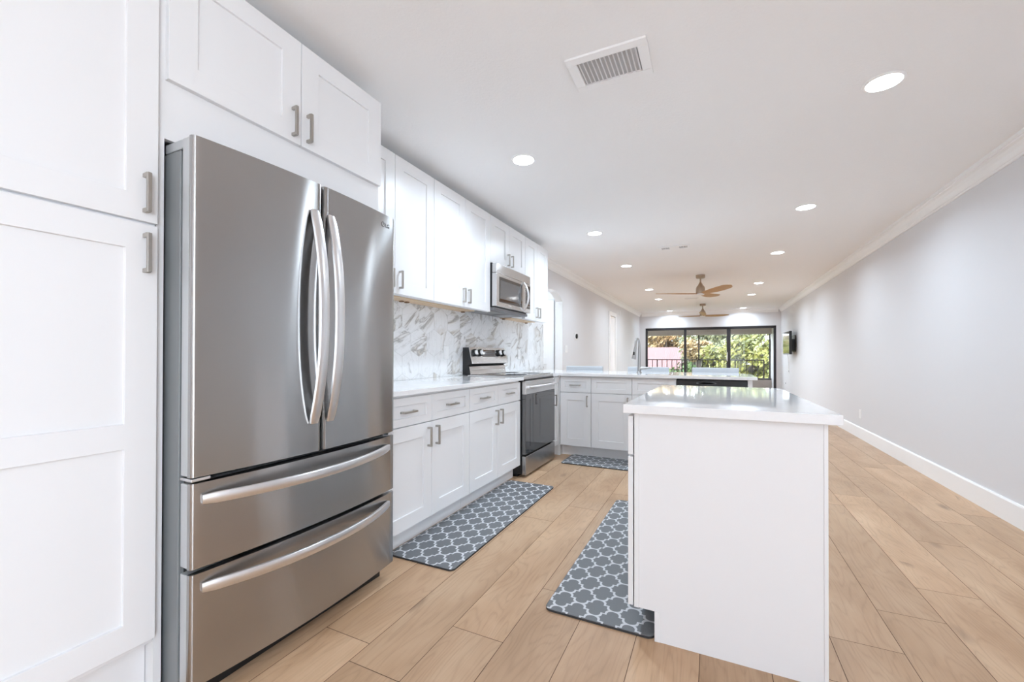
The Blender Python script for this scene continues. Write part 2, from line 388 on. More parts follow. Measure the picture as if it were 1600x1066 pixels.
# a cabinet plane: maps (u along, v up, n out) to world
class Plane:
    def __init__(s, kind, c_): s.k, s.c = kind, c_
    def __call__(s, u, v, n):
        return {'+X': (s.c+n, u, v), '-X': (s.c-n, u, v), '-Y': (u, s.c-n, v)}[s.k]
    def box(s, mb, u0, u1, v0, v1, n0, n1):
        a_, b_ = s(u0, v0, n0), s(u1, v1, n1); return mb.box(a_[0], b_[0], a_[1], b_[1], a_[2], b_[2])
def shaker(pl, par, name, u0, u1, z0, z1, rails=.08, stile=.08, mid=None):
    mb = MB(par.location)
    for q in front(u0, u1, z0, z1, rails, stile=stile, mid=mid): mb.face([pl(*p) for p in q])
    return mb.build(name, CAB, par, bevel=.0016)
def pull(pl, par, u, v, vertical=True, ln=.118, n0=.019):
    """square bar pull on the door face n0"""
    top = par.parent if par.parent else par
    mb = MB(top.location); h = ln/2; w = .0055
    if vertical:
        pl.box(mb, u-w, u+w, v-h, v+h, n0+.022, n0+.032)
        for sgn in (-1, 1): pl.box(mb, u-w, u+w, v+sgn*(h-.006)-.006, v+sgn*(h-.006)+.006, n0, n0+.022)
    else:
        pl.box(mb, u-h, u+h, v-w, v+w, n0+.022, n0+.032)
        for sgn in (-1, 1): pl.box(mb, u+sgn*(h-.006)-.006, u+sgn*(h-.006)+.006, v-w, v+w, n0, n0+.022)
    return mb.build('handle', NICKEL, par, bevel=.001)

XC = -1.579                     # carcass front of the full-depth run (door faces at -1.56)
PL = Plane('+X', XC)
# ------------------------------------------------------------------ pantry
p = thing('pantry_cabinet', 'tall white pantry cabinet with two stacked doors left of the refrigerator', 'cabinet', (XC-.3, .41, 0))
MB(p.location).box(XL+.002, XC, .09, .712, .205, 2.413).build('body', CAB, p, bevel=.001)
MB(p.location).box(XL+.002, XC-.045, .09, .712, 0, .205).build('toe_kick', CAB, p)
d = shaker(PL, p, 'door', .10, .711, 1.505, 2.41); pull(PL, d, .676, 1.590)
d = shaker(PL, p, 'door', .10, .711, .224, 1.497, mid=(.82, .895)); pull(PL, d, .677, 1.408)
# ------------------------------------------------------------------ cabinet round the refrigerator
p = thing('refrigerator_cabinet', 'white two-door cabinet bridging over the stainless refrigerator', 'cabinet', (XC-.3, 1.2, 0))
MB(p.location).box(XL+.002, XC, .735, 1.667, 1.975, 2.413).build('body', CAB, p)
MB(p.location).box(XC-.019, XC, .735, 1.667, 1.79, 1.975).build('filler_panel', CAB, p)
MB(p.location).box(XL+.002, XC, .714, .735, 0, 2.413).build('side_panel', CAB, p)
MB(p.location).box(XL+.002, XC, 1.667, 1.687, 0, 2.413).build('side_panel', CAB, p)
d = shaker(PL, p, 'door', .737, 1.2135, 1.977, 2.41, stile=.085); pull(PL, d, 1.174, 2.058)
d = shaker(PL, p, 'door', 1.2165, 1.685, 1.977, 2.41, stile=.085); pull(PL, d, 1.244, 2.060)

# ------------------------------------------------------------------ refrigerator
FY0, FY1 = .743, 1.652
fp = thing('refrigerator', 'stainless french-door refrigerator with two bottom drawers under the bridge cabinet', 'refrigerator', (-1.8, 1.2, 0))
FO = fp.location
def fx(y):
    t_ = (y-(FY0+FY1)/2)/((FY1-FY0)/2); return -1.437+.032*(1-t_*t_)
MB(FO).box(-2.17, -1.512, FY0+.004, FY1-.004, .045, 1.745).build('body', BODYGREY, fp, bevel=.004)
MB(FO).box(-2.1, -1.50, FY0+.03, FY1-.03, 0, .045).build('base_grille', BLACK, fp)
MB(FO).box(-1.512, -1.492, FY0+.02, FY1-.02, .08, 1.76).build('gasket', BLACK, fp)
def fridge_front(name, y0, y1, z0, z1):
    mb = MB(FO); n = 22; rr = .010; ring = []
    for i in range(n+1):
        y = y0+(y1-y0)*i/n; ring.append((y, fx(y)))
    ring = [(y0, ring[0][1]-rr)] + [(y0+.35*rr, fx(y0)-.28*rr)] + [(y0+rr, fx(y0+rr))] + [q for q in ring if y0+rr < q[0] < y1-rr] + [(y1-rr, fx(y1-rr))] + [(y1-.35*rr, fx(y1)-.28*rr)] + [(y1, ring[-1][1]-rr)]
    loop = [(y0, -1.452)]+ring+[(y1, -1.452)] if False else ring+[(y1, -1.455), (y0, -1.455)]
    mb.strip([[(x, y, z0) for y, x in loop], [(x, y, z0+.0035) for y, x in loop], [(x, y, z1-.0035) for y, x in loop], [(x, y, z1) for y, x in loop]])
    o_ = mb.build(name, STEEL, fp, smooth=True)
    MB(FO).box(-1.492, -1.455, y0, y1, z0+.002, z1-.002).build('door_edge', EDGEGREY, o_, bevel=.003)
    return o_
GY = 1.1935
dl = fridge_front('door', FY0, GY-.005, .722, 1.776)
dr = fridge_front('door', GY+.006, FY1, .722, 1.776)
w1 = fridge_front('drawer', FY0, FY1, .440, .703)
w2 = fridge_front('drawer', FY0, FY1, .078, .424)
def bow(par, pts, wid, axis, thick=.012):
    """flat bar swept along pts; width along axis"""
    mb = MB(FO); ax = Vector(axis); rings = []
    P = [Vector(q) for q in pts]
    for i, q in enumerate(P):
        tg = (P[min(i+1, len(P)-1)]-P[max(i-1, 0)]).normalized(); nn = tg.cross(ax).normalized()
        if nn.x < 0: nn = -nn
        w_ = wid/2*(.82 if i in (0, len(P)-1) else 1); th = thick
        rings.append([q-ax*w_, q-ax*w_+nn*th*.75, q-ax*(w_-.004)+nn*th, q+ax*(w_-.004)+nn*th, q+ax*w_+nn*th*.75, q+ax*w_])
    mb.strip(rings)
    return mb.build('handle', SATIN, par, smooth=True)
n = 28
for dd, yc in ((dl, GY-.042), (dr, GY+.033)):
    pts = []
    for i in range(n+1):
        t_ = -1+2*i/n; pts.append((fx(yc)+.001+.056*(1-abs(t_)**2.3), yc, 1.249+t_*.412))
    bow(dd, pts, .040, (0, 1, 0))
for ww, zc in ((w1, .652), (w2, .379)):
    pts = []
    for i in range(n+1):
        t_ = -1+2*i/n; y = (FY0+FY1)/2-.012+t_*.412
        pts.append((fx(y)+.001+.060*(1-abs(t_)**2.3), y, zc))
    bow(ww, pts, .034, (0, 0, 1))
for dd, y0, y1 in ((dl, FY0, FY0+.045), (dr, FY1-.045, FY1)):
    MB(FO).box(-1.60, -1.478, y0+.004, y1, 1.747, 1.777).build('hinge_cover', EDGEGREY, dd, bevel=.004)
    MB(FO).box(-1.500, fx(y0+.02)-.002, y0+.002, y1+.012*(1 if dd is dl else 0), .708, .718).build('hinge', SATIN, dd, bevel=.002)
# round badge and two letters on the right door
yb = 1.555; zb = 1.726
def on_door(y, z, e=.0006): return Vector((fx(y)+e, y, z))
mb = MB(FO); mb.prism([on_door(yb+.0125*math.cos(2*math.pi*i/24), zb+.0125*math.sin(2*math.pi*i/24), -.001) for i in range(24)], (.0022, 0, 0))
bd = mb.build('badge', mat('grey_badge_metal', (.22, .22, .23), .35, .6), dr)
mb = MB(FO)
mb.prism([on_door(yb+.008*math.cos(a_), zb+.008*math.sin(a_), .001) for a_ in [math.pi*.5+i*math.pi*1.5/14 for i in range(15)]]+[on_door(yb+.0062*math.cos(a_), zb+.0062*math.sin(a_), .001) for a_ in [math.pi*2-i*math.pi*1.5/14 for i in range(15)]], (.0006, 0, 0))
mb.prism([on_door(yb+a_, zb+c_, .001) for a_, c_ in ((-.002, .005), (0, .005), (0, -.004), (.003, -.004), (.003, -.0055), (-.002, -.0055))], (.0006, 0, 0))
mb.build('badge_mark', SATIN, bd)
def letters(parent, txt, y, z, size, m):
    cu = bpy.data.curves.new('t', 'FONT'); cu.body = txt; cu.size = size; cu.extrude = .0006
    to = bpy.data.objects.new('t', cu); COL.objects.link(to); dg = bpy.context.evaluated_depsgraph_get()
    me = bpy.data.meshes.new_from_object(to.evaluated_get(dg)); COL.objects.unlink(to); bpy.data.objects.remove(to)
    me.materials.append(m) if not me.materials else None
    for v in me.vertices:
        q = on_door(y+v.co.x, z+v.co.y, .0006+v.co.z); v.co = q-FO
    me.materials.clear(); me.materials.append(m)
    o_ = bpy.data.objects.new('lettering', me); COL.objects.link(o_); o_.parent = parent; return o_
letters(dr, 'LG', yb+.017, zb-.0095, .027, mat('grey_lettering', (.2, .2, .21), .4, .5))

# ------------------------------------------------------------------ base run
def base_unit(name, label, pl, u0, u1, depth, drawers, doors, toe=True, group=None, handles=True, false_fronts=False, ds=.055):
    uc = (u0+u1)/2; q = pl(uc, 0, -depth/2)
    p = thing(name, label, 'cabinet', q, group)
    mb = MB(p.location); pl.box(mb, u0, u1, .114, CB, -depth, 0); mb.build('body', CAB, p)
    mb = MB(p.location); pl.box(mb, u0, u1, 0, .114, -depth, -.055); mb.build('toe_kick', CAB, p)
    for i in range(drawers):
        a_ = u0+(u1-u0)*i/drawers+.0015; b_ = u0+(u1-u0)*(i+1)/drawers-.0015
        d_ = shaker(pl, p, 'false_front' if false_fronts else 'drawer', a_, b_, .700, .860, .045, ds)
        if handles and not false_fronts: pull(pl, d_, (a_+b_)/2, .778, False, n0=.0105)
    for i in range(doors):
        a_ = u0+(u1-u0)*i/doors+.0015; b_ = u0+(u1-u0)*(i+1)/doors-.0015
        d_ = shaker(pl, p, 'door', a_, b_, .117, .694)
        if handles:
            left_hinge = (doors == 2 and i == 0) or (doors == 1)
            pull(pl, d_, (b_-.04) if left_hinge else (a_+.04), .607)
    return p
G1 = 'white base cabinets along the marble backsplash'
base_unit('base_cabinet', 'white base cabinet beside the refrigerator, two drawers over two doors', PL, 1.690, 2.578, .60, 2, 2, group=G1)
base_unit('base_cabinet', 'white base cabinet touching the stainless range, two drawers over two doors', PL, 2.580, 3.452, .60, 2, 2, group=G1)
PN = Plane('+X', -1.556)
p = thing('base_cabinet', 'narrow white corner base cabinet squeezed between range and peninsula', 'cabinet', (-1.87, 4.35, 0), G1)
MB(p.location).box(XL+.002, -1.556, 4.246, 4.44, .114, CB).build('body', CAB, p)
MB(p.location).box(XL+.002, -1.62, 4.246, 4.44, 0, .114).build('toe_kick', CAB, p)
d = shaker(PN, p, 'door', 4.25, 4.428, .117, .862, .06, .045); pull(PN, d, 4.285, .62)

# left worktop
mb = MB((-1.85, 2.57, CB)); mb.box(XL+.002, -1.528, 1.690, 3.458, CB, CT)
tag(mb.build('countertop', QUARTZ, bevel=.003), 'white quartz countertop running from the refrigerator to the range', 'countertop')

# ------------------------------------------------------------------ wall cabinets
PU = Plane('+X', -1.886)
def wall_unit(label, u0, u1, z0, z1, ndoor, side_handles=False):
    p = thing('wall_cabinet', label, 'cabinet', (-2.04, (u0+u1)/2, z0), 'white wall cabinets over the marble backsplash')
    MB(p.location).box(XL+.002, -1.886, u0, u1, z0+.022, z1).build('body', CAB, p)
    # light valance round a raw timber underside
    MB(p.location).box(-1.905, -1.886, u0, u1, z0, z0+.022).build('valance', CAB, p)
    MB(p.location).box(XL+.002, -2.035, u0+.001, u1-.001, z0+.014, z0+.0215).build('underside', WOODU, p)
    for i in range(ndoor):
        a_ = u0+(u1-u0)*i/ndoor+.0015; b_ = u0+(u1-u0)*(i+1)/ndoor-.0015
        d_ = shaker(PU, p, 'door', a_, b_, z0+.002, z1-.003, stile=.085, rails=.08)
        pull(PU, d_, (b_-.035) if i % 2 == 0 and ndoor > 1 else (a_+.045), z0+.096 if z0 < 1.7 else z0+.09)
    for y in (u0+.03, u1-.03):
        if z0 < 1.7: MB(p.location).box(-2.16, -2.13, y-.012, y+.012, z0+.004, z0+.016).build('bracket', mat('brown_bracket', (.22, .13, .07), .6), p)
    return p
wall_unit('white wall cabinet above the counter, half hidden by the refrigerator', 1.722, 2.573, 1.500, 2.413, 2)
wall_unit('white two-door wall cabinet touching the microwave on the refrigerator side', 2.575, 3.449, 1.500, 2.413, 2)
wall_unit('short white wall cabinet directly above the microwave', 3.451, 4.250, 1.965, 2.413, 2)
wall_unit('white two-door wall cabinet at the far end past the microwave', 4.252, 4.955, 1.500, 2.413, 2)

# ------------------------------------------------------------------ marble backsplash
def clip(poly, ax, lim, keep_less):
    out = []
    for i in range(len(poly)):
        a_, b_ = poly[i], poly[(i+1) % len(poly)]
        ia = (a_[ax] <= lim) == keep_less; ib = (b_[ax] <= lim) == keep_less
        if ia: out.append(a_)
        if ia != ib:
            t_ = (lim-a_[ax])/(b_[ax]-a_[ax]); out.append(tuple(a_[k]+t_*(b_[k]-a_[k]) for k in range(2)))
    return out
def splash():
    Y0, Y1, Z0, Z1 = 1.690, 5.612, CT+.001, 1.535
    mb = MB((XL, 3.6, CT)); b = mb.b; tl = b.faces.layers.float.new('tile')
    hw, hs_, ht = .1035, .068, .1180; pitch = hs_+ht; g_ = .0014
    for row in range(-2, 5):
        zc = 1.206+row*pitch
        for cidx in range(-6, 17):
            yc = 2.594+(cidx+.5*(row % 2))*2*hw
            h = hw-g_; s_ = hs_-g_*.5; q_ = ht-g_
            poly = [(yc, zc+q_), (yc-h, zc+s_), (yc-h, zc-s_), (yc, zc-q_), (yc+h, zc-s_), (yc+h, zc+s_)]
            for ax, lim, kl in ((0, Y1, True), (0, Y0, False), (1, Z1, True), (1, Z0, False)):
                if poly: poly = clip(poly, ax, lim, kl)
            if len(poly) < 3: continue
            f = mb.face([(XL+.010, y, z) for y, z in poly])
            if f: f[tl] = random.random()
    mb2 = MB(mb.o)
    o_ = mb.build('backsplash', MARBLE); o_.location = mb.o
    tag(o_, 'white marble backsplash of elongated hexagon tiles behind the range', 'backsplash')
    MB((0, 0, 0)).box(XL-(-XL*0), XL+.0092, Y0, Y1, Z0, Z1)
    gb = MB(o_.location).box(XL+.0005, XL+.0095, Y0, Y1, Z0, Z1).build('grout', GROUT, o_)
splash()

# ------------------------------------------------------------------ range
RY0, RY1 = 3.465, 4.232; RX = -1.512
rp = thing('range', 'stainless electric range with dark glass oven door below the microwave', 'stove', (-1.85, 3.85, 0)); RO = rp.location
MB(RO).box(-2.15, RX-.045, RY0, RY1, .03, .876).build('body', BLACK, rp, bevel=.002)
MB(RO).box(-2.1, RX-.09, RY0+.02, RY1-.02, 0, .03).build('base', BLACK, rp)
MB(RO).box(-2.12, RX-.02, RY0, RY1, .880, .912).build('cooktop_frame', STEEL2, rp, bevel=.004)
ck = MB(RO).box(-2.09, RX-.045, RY0+.012, RY1-.012, .912, .9165).build('cooktop', BGLASS, rp, bevel=.002)
BURN = mat('grey_burner_ring', (.2, .2, .2), .4)
for bx, by, br in ((-1.70, 3.66, .105), (-1.70, 4.04, .085), (-1.95, 3.66, .08), (-1.95, 4.04, .10)):
    mb = MB(RO); mb.strip([[(bx+rr*math.cos(2*math.pi*i/32), by+rr*math.sin(2*math.pi*i/32), z) for i in range(32)] for rr, z in ((br, .9166), (br, .917), (br-.003, .917), (br-.003, .9166))])
    mb.build('burner_ring', BURN, ck)
od = MB(RO).box(RX-.04, RX, RY0+.002, RY1-.002, .747, .866).build('oven_door', STEEL2, rp, bevel=.004)
MB(RO).box(RX-.04, RX-.001, RY0+.002, RY1-.002, .206, .747).build('oven_glass', BGLASS, od, bevel=.004)
MB(RO).box(RX-.004, RX+.0004, RY0+.10, RY1-.10, .27, .70).build('oven_window', mat('dark_oven_window', (.035, .037, .04), .05, spec=1.0, IOR=1.7), od)
mb = MB(RO)
ring = []
for i in range(21):
    t_ = -1+2*i/20; ring.append((RX+.018+.034*(1-abs(t_)**4), 3.8485+t_*.345, .812))
mb.tube(ring, .0125, 12); hd = mb.build('handle', SATIN, od, smooth=True)
for y in (RY0+.05, RY1-.05): MB(RO).box(RX-.002, RX+.03, y-.012, y+.012, .800, .824).build('handle_mount', SATIN, od, bevel=.003)
MB(RO).box(RX-.03, RX-.012, RY0+.01, RY1-.01, .866, .880).build('vent_slot', BLACK, rp)
MB(RO).box(RX-.04, RX, RY0+.002, RY1-.002, .022, .192).build('storage_drawer', STEEL, rp, bevel=.005)
# back guard
bgp = MB(RO).prism([(-2.176, RY0+.002, .912), (-2.090, RY0+.002, .912), (-2.105, RY0+.002, .990), (-2.118, RY0+.002, 1.0), (-2.075, RY0+.002, 1.018), (-2.110, RY0+.002, 1.174), (-2.176, RY0+.002, 1.174)], (0, RY1-RY0-.004, 0)).build('backguard', BLACK, rp, bevel=.002)
MB(RO).prism([(-2.0895, RY0+.004, .914), (-2.0875, RY0+.004, .914), (-2.1025, RY0+.004, .990), (-2.1045, RY0+.004, .990)], (0, RY1-RY0-.008, 0)).build('lower_panel', STEEL2, bgp)
def gx(z, e=0): return -2.075-(z-1.018)*(.035/.156)+e
cp = MB(RO).prism([(gx(1.018, .001), RY0+.003, 1.018), (gx(1.018, .006), RY0+.003, 1.0175), (gx(1.176, .006), RY0+.003, 1.177), (-2.12, RY0+.003, 1.177), (-2.12, RY0+.003, 1.174), (gx(1.174, .001), RY0+.003, 1.174)], (0, RY1-RY0-.006, 0)).build('control_panel', STEEL2, bgp)
MB(RO).prism([(gx(1.085, .0065), 3.70, 1.085), (gx(1.085, .0085), 3.70, 1.085), (gx(1.155, .0085), 3.70, 1.155), (gx(1.155, .0065), 3.70, 1.155)], (0, .275, 0)).build('display', BGLASS, bgp)
mb = MB(RO)
for k in range(9):
    for j in range(3): mb.box(gx(1.1+j*.018, .0085), gx(1.1+j*.018, .0094), 3.72+k*.027, 3.732+k*.027, 1.098+j*.018, 1.102+j*.018)
mb.build('touch_marks', MINT, bgp)
tilt = Matrix.Rotation(math.atan(.035/.156), 4, 'Y')
for y in (3.535, 3.640, 4.045, 4.150):
    mb = MB(); mb.lathe([(.036, 0), (.036, .020), (.033, .024), (0, .024)], 24, axis='X')
    kb = mb.build('knob', BLACK, bgp, smooth=True, loc=Vector((gx(1.122, .007), y, 1.122))-RO); kb.rotation_euler = (0, -math.atan(.035/.156), 0)
    mb = MB(); mb.lathe([(.0245, .0235), (.0245, .030), (.022, .033), (0, .033)], 24, axis='X'); mb.build('knob_cap', SATIN, kb, smooth=True)
    MB().box(.032, .044, -.005, .005, -.024, .024).build('grip', SATIN, kb, bevel=.002)

# ------------------------------------------------------------------ microwave
MY0, MY1, MX = 3.453, 4.248, -1.802
mp_ = thing('microwave', 'stainless over-range microwave hanging under the short wall cabinet', 'microwave', (-2.0, 3.85, 1.52)); MO = mp_.location
MB(MO).box(XL+.013, MX-.05, MY0+.001, MY1-.001, 1.548, 1.962).build('body', BLACK, mp_, bevel=.003)
MB(MO).box(MX-.05, MX, MY0, MY1, 1.868, 1.955).build('vent_panel', STEEL2, mp_, bevel=.006)
dm = MB(MO).box(MX-.05, MX, MY0, 4.105, 1.556, 1.866).build('door', STEEL2, mp_, bevel=.004)
MB(MO).box(MX-.002, MX+.0015, MY0+.052, 4.03, 1.598, 1.836).build('window', BGLASS, dm, bevel=.001)
MB(MO).box(MX+.001, MX+.0022, MY0+.075, 4.005, 1.632, 1.806).build('window_screen', mat('grey_window_screen', (.10, .11, .12), .08, spec=1.0, IOR=1.7), dm)
MB(MO).box(MX+.0012, MX+.0035, 3.70, 3.76, 1.575, 1.587).build('badge', SATIN, dm)
mb = MB(MO); ring = []
for i in range(25):
    t_ = -1+2*i/24; ring.append((MX+.004+.052*(1-abs(t_)**2), 4.062, 1.716+t_*.150))
mb.tube(ring, [.009+.004*(1-abs(-1+2*i/24)) for i in range(25)], 12); mb.build('handle', SATIN, dm, smooth=True)
cpm = MB(MO).box(MX-.05, MX, 4.107, MY1, 1.556, 1.866).build('control_panel', STEEL2, mp_, bevel=.004)
MB(MO).box(MX-.002, MX+.0015, 4.118, MY1-.012, 1.60, 1.845).build('keypad', BGLASS, cpm)
KEYM = mat('pale_key_marks', (.30, .31, .33), .5)
for j in range(6):
    for k in range(3): MB(MO).box(MX+.0012, MX+.0022, 4.135+k*.034, 4.148+k*.034, 1.62+j*.03, 1.626+j*.03).build('button', KEYM, cpm)
ub = MB(MO).box(XL+.03, MX-.03, MY0+.01, MY1-.01, 1.522, 1.548).build('underside', GREYM, mp_, bevel=.004)
for y in (3.52, 3.92): MB(MO).box(-2.10, -1.90, y, y+.24, 1.518, 1.523).build('grease_filter', mat('steel_filter', (.35, .35, .36), .45, .8), ub)

# ------------------------------------------------------------------ peninsula
YP = 4.438; PP = Plane('-Y', YP+.019)
G2 = 'white cabinets of the sink peninsula'
base_unit('base_cabinet', 'narrow white peninsula cabinet with one drawer over one door near the range', PP, -1.526, -1.178, .60, 1, 1, group=G2)
base_unit('base_cabinet', 'white sink base cabinet in the peninsula with two plain false drawer fronts', PP, -1.176, -.327, .60, 2, 2, group=G2, false_fronts=True)
dwp = thing('dishwasher', 'black-topped dishwasher at the open end of the sink peninsula', 'dishwasher', (-.02, YP+.3, 0))
MB(dwp.location).box(-.324, .284, YP+.03, YP+.6, .02, CB-.004).build('body', BLACK, dwp)
dd = MB(dwp.location).box(-.322, .282, YP-.004, YP+.03, .115, .80).build('door', STEEL, dwp, bevel=.003)
MB(dwp.location).box(-.322, .282, YP-.006, YP+.03, .803, CB-.012).build('control_strip', BLACK, dwp, bevel=.003)
mb = MB(dwp.location); mb.strip([[(-.06+.09*math.cos(a_)*s_, YP-.0065-e, .836+.010*math.sin(a_)*s_) for a_ in [2*math.pi*i/20 for i in range(20)]] for s_, e in ((1, 0), (1, .001), (.85, .001), (.85, 0))]); mb.build('handle_rim', GREYM, dwp)
MB(dwp.location).box(-.31, .27, YP+.05, YP+.07, 0, .115).build('toe_kick', BLACK, dwp)
mb = MB((.305, YP+.3, 0)); mb.box(.286, .325, YP, YP+.62, 0, CB)
tag(mb.build('end_panel', CAB, bevel=.002), 'white end panel closing the peninsula beside the dishwasher', 'panel', None)
# worktop of range corner and peninsula (one L-shaped slab with an angled outer corner)
pts = [(XL+.002, 4.240), (-1.528, 4.240), (-1.528, 4.395), (.362, 4.395), (.362, 5.10), (.24, 5.36), (-1.55, 5.36), (XL+.002, 5.36)]
mb = MB((-.9, 4.85, CB)); mb.prism([(x, y, CB) for x, y in pts], (0, 0, CT-CB))
tag(mb.build('peninsula_countertop', QUARTZ, bevel=.003), 'white quartz slab of the sink peninsula wrapping the corner past the range', 'countertop')
mb = MB((-.9, 5.0, 0)); mb.box(XL+.002, -1.53, 4.444, 5.06, 0, CB).box(-1.53, .284, YP+.625, YP+.64, 0, CB)
tag(mb.build('peninsula_back_panel', CAB), 'white back panel of the peninsula facing the bar stools', 'panel')
# faucet
fa = thing('faucet', 'pull-down kitchen faucet with tall arc standing on the peninsula', 'faucet', (-.755, 4.93, CT)); AO = fa.location
MB(AO).lathe([(.030, 0), (.030, .004), (.020, .012), (.0185, .02)], 20, AO).build('base', FAUCETM, fa, smooth=True)
pts = [(-.755, 4.93, CT+.015), (-.755, 4.93, CT+.28)]
for i in range(13):
    a_ = math.pi*i/12; pts.append((-.755-.018*(1-math.cos(a_))*.6, 4.93-.055*(1-math.cos(a_)), CT+.315+.068*math.sin(a_)))
pts.append((pts[-1][0]-.002, pts[-1][1]-.002, CT+.285))
MB(AO).tube(pts, [.019, .014]+[.012]*(len(pts)-2), 14).build('spout', FAUCETM, fa, smooth=True)
q = pts[-1]; sh = MB(AO).tube([q, (q[0]-.006, q[1]-.006, CT+.24), (q[0]-.016, q[1]-.012, CT+.165), (q[0]-.018, q[1]-.013, CT+.155)], [.014, .017, .024, .024], 14).build('spray_head', FAUCETM, fa, smooth=True)
MB(AO).box(q[0]-.02, q[0]-.002, q[1]-.04, q[1]-.028, CT+.20, CT+.235).build('spray_button', BLACK, sh)
MB(AO).tube([(-.755, 4.93, CT+.05), (-.67, 4.93, CT+.053)], [.016, .014], 14).tube([(-.668, 4.93, CT+.052), (-.61, 4.92, CT+.062)], [.009, .006], 10).build('lever', FAUCETM, fa, smooth=True)
# stools: only their backs clear the worktop
def stool(x, y, label):
    s_ = thing('bar_stool', label, 'stool', (x, y, 0), 'upholstered stools behind the peninsula'); O = s_.location
    MB(O).box(x-.24, x+.24, y-.28, y+.17, .60, .68).build('seat', FABRIC, s_, bevel=.025, seg=4)
    ring = []
    mb = MB(O)
    for k in range(13):
        t_ = -1+2*k/12; yy = y+.185-.03*t_*t_; xx = x+t_*.255
        ring.append([(xx, yy-.028, .70), (xx, yy+.028, .70), (xx, yy+.034, .935), (xx, yy+.022, .952), (xx, yy-.014, .952), (xx, yy-.026, .935)])
    mb.strip(ring); mb.build('backrest', FABRIC, s_, bevel=.006)
    for sx_ in (-1, 1):
        for sy_ in (-1, 1):
            MB(O).tube([(x+sx_*.19, y-.05+sy_*.17, .60), (x+sx_*.22, y-.05+sy_*.20, 0)], [.017, .012], 8).build('leg', BLACK, s_)
    MB(O).tube([(x-.2, y-.24, .25), (x+.2, y-.24, .25)], .010, 8).build('footrest', BLACK, s_)
    for sx_ in (-1, 1): MB(O).box(x+sx_*.15-.02, x+sx_*.15+.02, y+.15, y+.165, .62, .76).build('back_post', BLACK, s_)
stool(-1.60, 5.53, 'grey upholstered bar stool behind the peninsula, beside the arched opening')
stool(-.76, 5.53, 'grey upholstered bar stool directly behind the faucet')
stool(.02, 5.53, 'grey upholstered bar stool behind the dishwasher end of the peninsula')

# ------------------------------------------------------------------ island
IX0, IX1, IY0, IY1 = -.281, .343, 1.709, 3.06
ip = thing('kitchen_island', 'white kitchen island cabinet with plain end panel in the foreground', 'island', (.03, 2.4, 0)); IO = ip.location
MB(IO).box(IX0, IX1-.012, IY0+.012, IY1, .114, CB).build('body', CAB, ip)
MB(IO).box(-.205, IX1-.012, IY0+.012, IY1, 0, .114).build('toe_kick', CAB, ip)
ntch = [(IX0, .114), (-.205, .114), (-.205, 0), (IX1, 0), (IX1, CB), (IX0, CB)]
MB(IO).prism([(x, IY0+.003, z) for x, z in ntch], (0, .009, 0)).build('end_panel', CAB, ip)
MB(IO).box(IX0, IX0+.0185, IY0, IY0+.004, .114, CB).build('edge_strip', CAB, ip, bevel=.001)
MB(IO).box(-.205, -.1865, IY0, IY0+.004, 0, .114).build('edge_strip', CAB, ip, bevel=.001)
MB(IO).box(IX1-.012, IX1, IY0, IY0+.004, 0, CB).build('edge_strip', CAB, ip, bevel=.001)
MB(IO).box(IX1-.012, IX1, IY0+.012, IY1, 0, CB).build('back_panel', CAB, ip)
PI_ = Plane('-X', IX0-.005)
for k in range(2):
    a_ = IY0+.003+k*.676; b_ = a_+.670
    d_ = shaker(PI_, ip, 'drawer', a_, b_, .709, .862, .045, .055); pull(PI_, d_, (a_+b_)/2, .785, False, n0=.0105)
    m_ = (a_+b_)/2
    d_ = shaker(PI_, ip, 'door', a_, m_-.0015, .117, .701); pull(PI_, d_, m_-.04, .607)
    d_ = shaker(PI_, ip, 'door', m_+.0015, b_, .117, .701); pull(PI_, d_, m_+.04, .607)
mb = MB((.03, 2.4, CB)); mb.prism([(-.318, 1.672, CB), (-.318, 3.10, CB), (-.318, 3.10, CT-.008), (-.318, 1.672, CT+.005)], (.694, 0, 0))
tag(mb.build('island_countertop', QUARTZ, bevel=.003), 'white quartz slab on the foreground island reflecting the windows', 'countertop')

# ------------------------------------------------------------------ mats
def kmat(name, label, x0, x1, y0, y1, phase, along='Y', rz=0):
    cx, cy = phase
    pts = []; r_ = .03
    for (px, py, a0) in ((x1-r_, y1-r_, 0), (x0+r_, y1-r_, 90), (x0+r_, y0+r_, 180), (x1-r_, y0+r_, 270)):
        for i in range(7): a_ = math.radians(a0+15*i); pts.append((px+r_*math.cos(a_), py+r_*math.sin(a_)))
    mb = MB((cx, cy, 0)); mb.prism([(x, y, .0005) for x, y in pts], (0, 0, .009))
    o_ = mb.build(name, MATEDGE); tag(o_, label, 'mat', 'grey trellis kitchen mats')
    mb = MB((cx, cy, 0)); ins = .0035
    sc = lambda v, c_, h_: c_+(v-c_)*(1-ins/h_)
    q_ = [(sc(x, (x0+x1)/2, (x1-x0)/2), sc(y, (y0+y1)/2, (y1-y0)/2)) for x, y in pts]
    mb.strip([[(x, y, .0094) for x, y in pts], [(x, y, .0115) for x, y in q_]])
    mb.build('top_layer', TREL, o_)
kmat('kitchen_mat', 'grey trellis mat in front of the base cabinets between refrigerator and range', -1.615, -1.193, 1.808, 3.33, (-1.335, 1.985))
kmat('kitchen_mat', 'grey trellis mat along the island toe kick', -.660, -.206, 1.713, 3.235, (-.606, 1.811))
kmat('kitchen_mat', 'small grey trellis mat on the floor before the sink peninsula', -1.405, -.48, 4.105, 4.505, (-.95, 4.30))

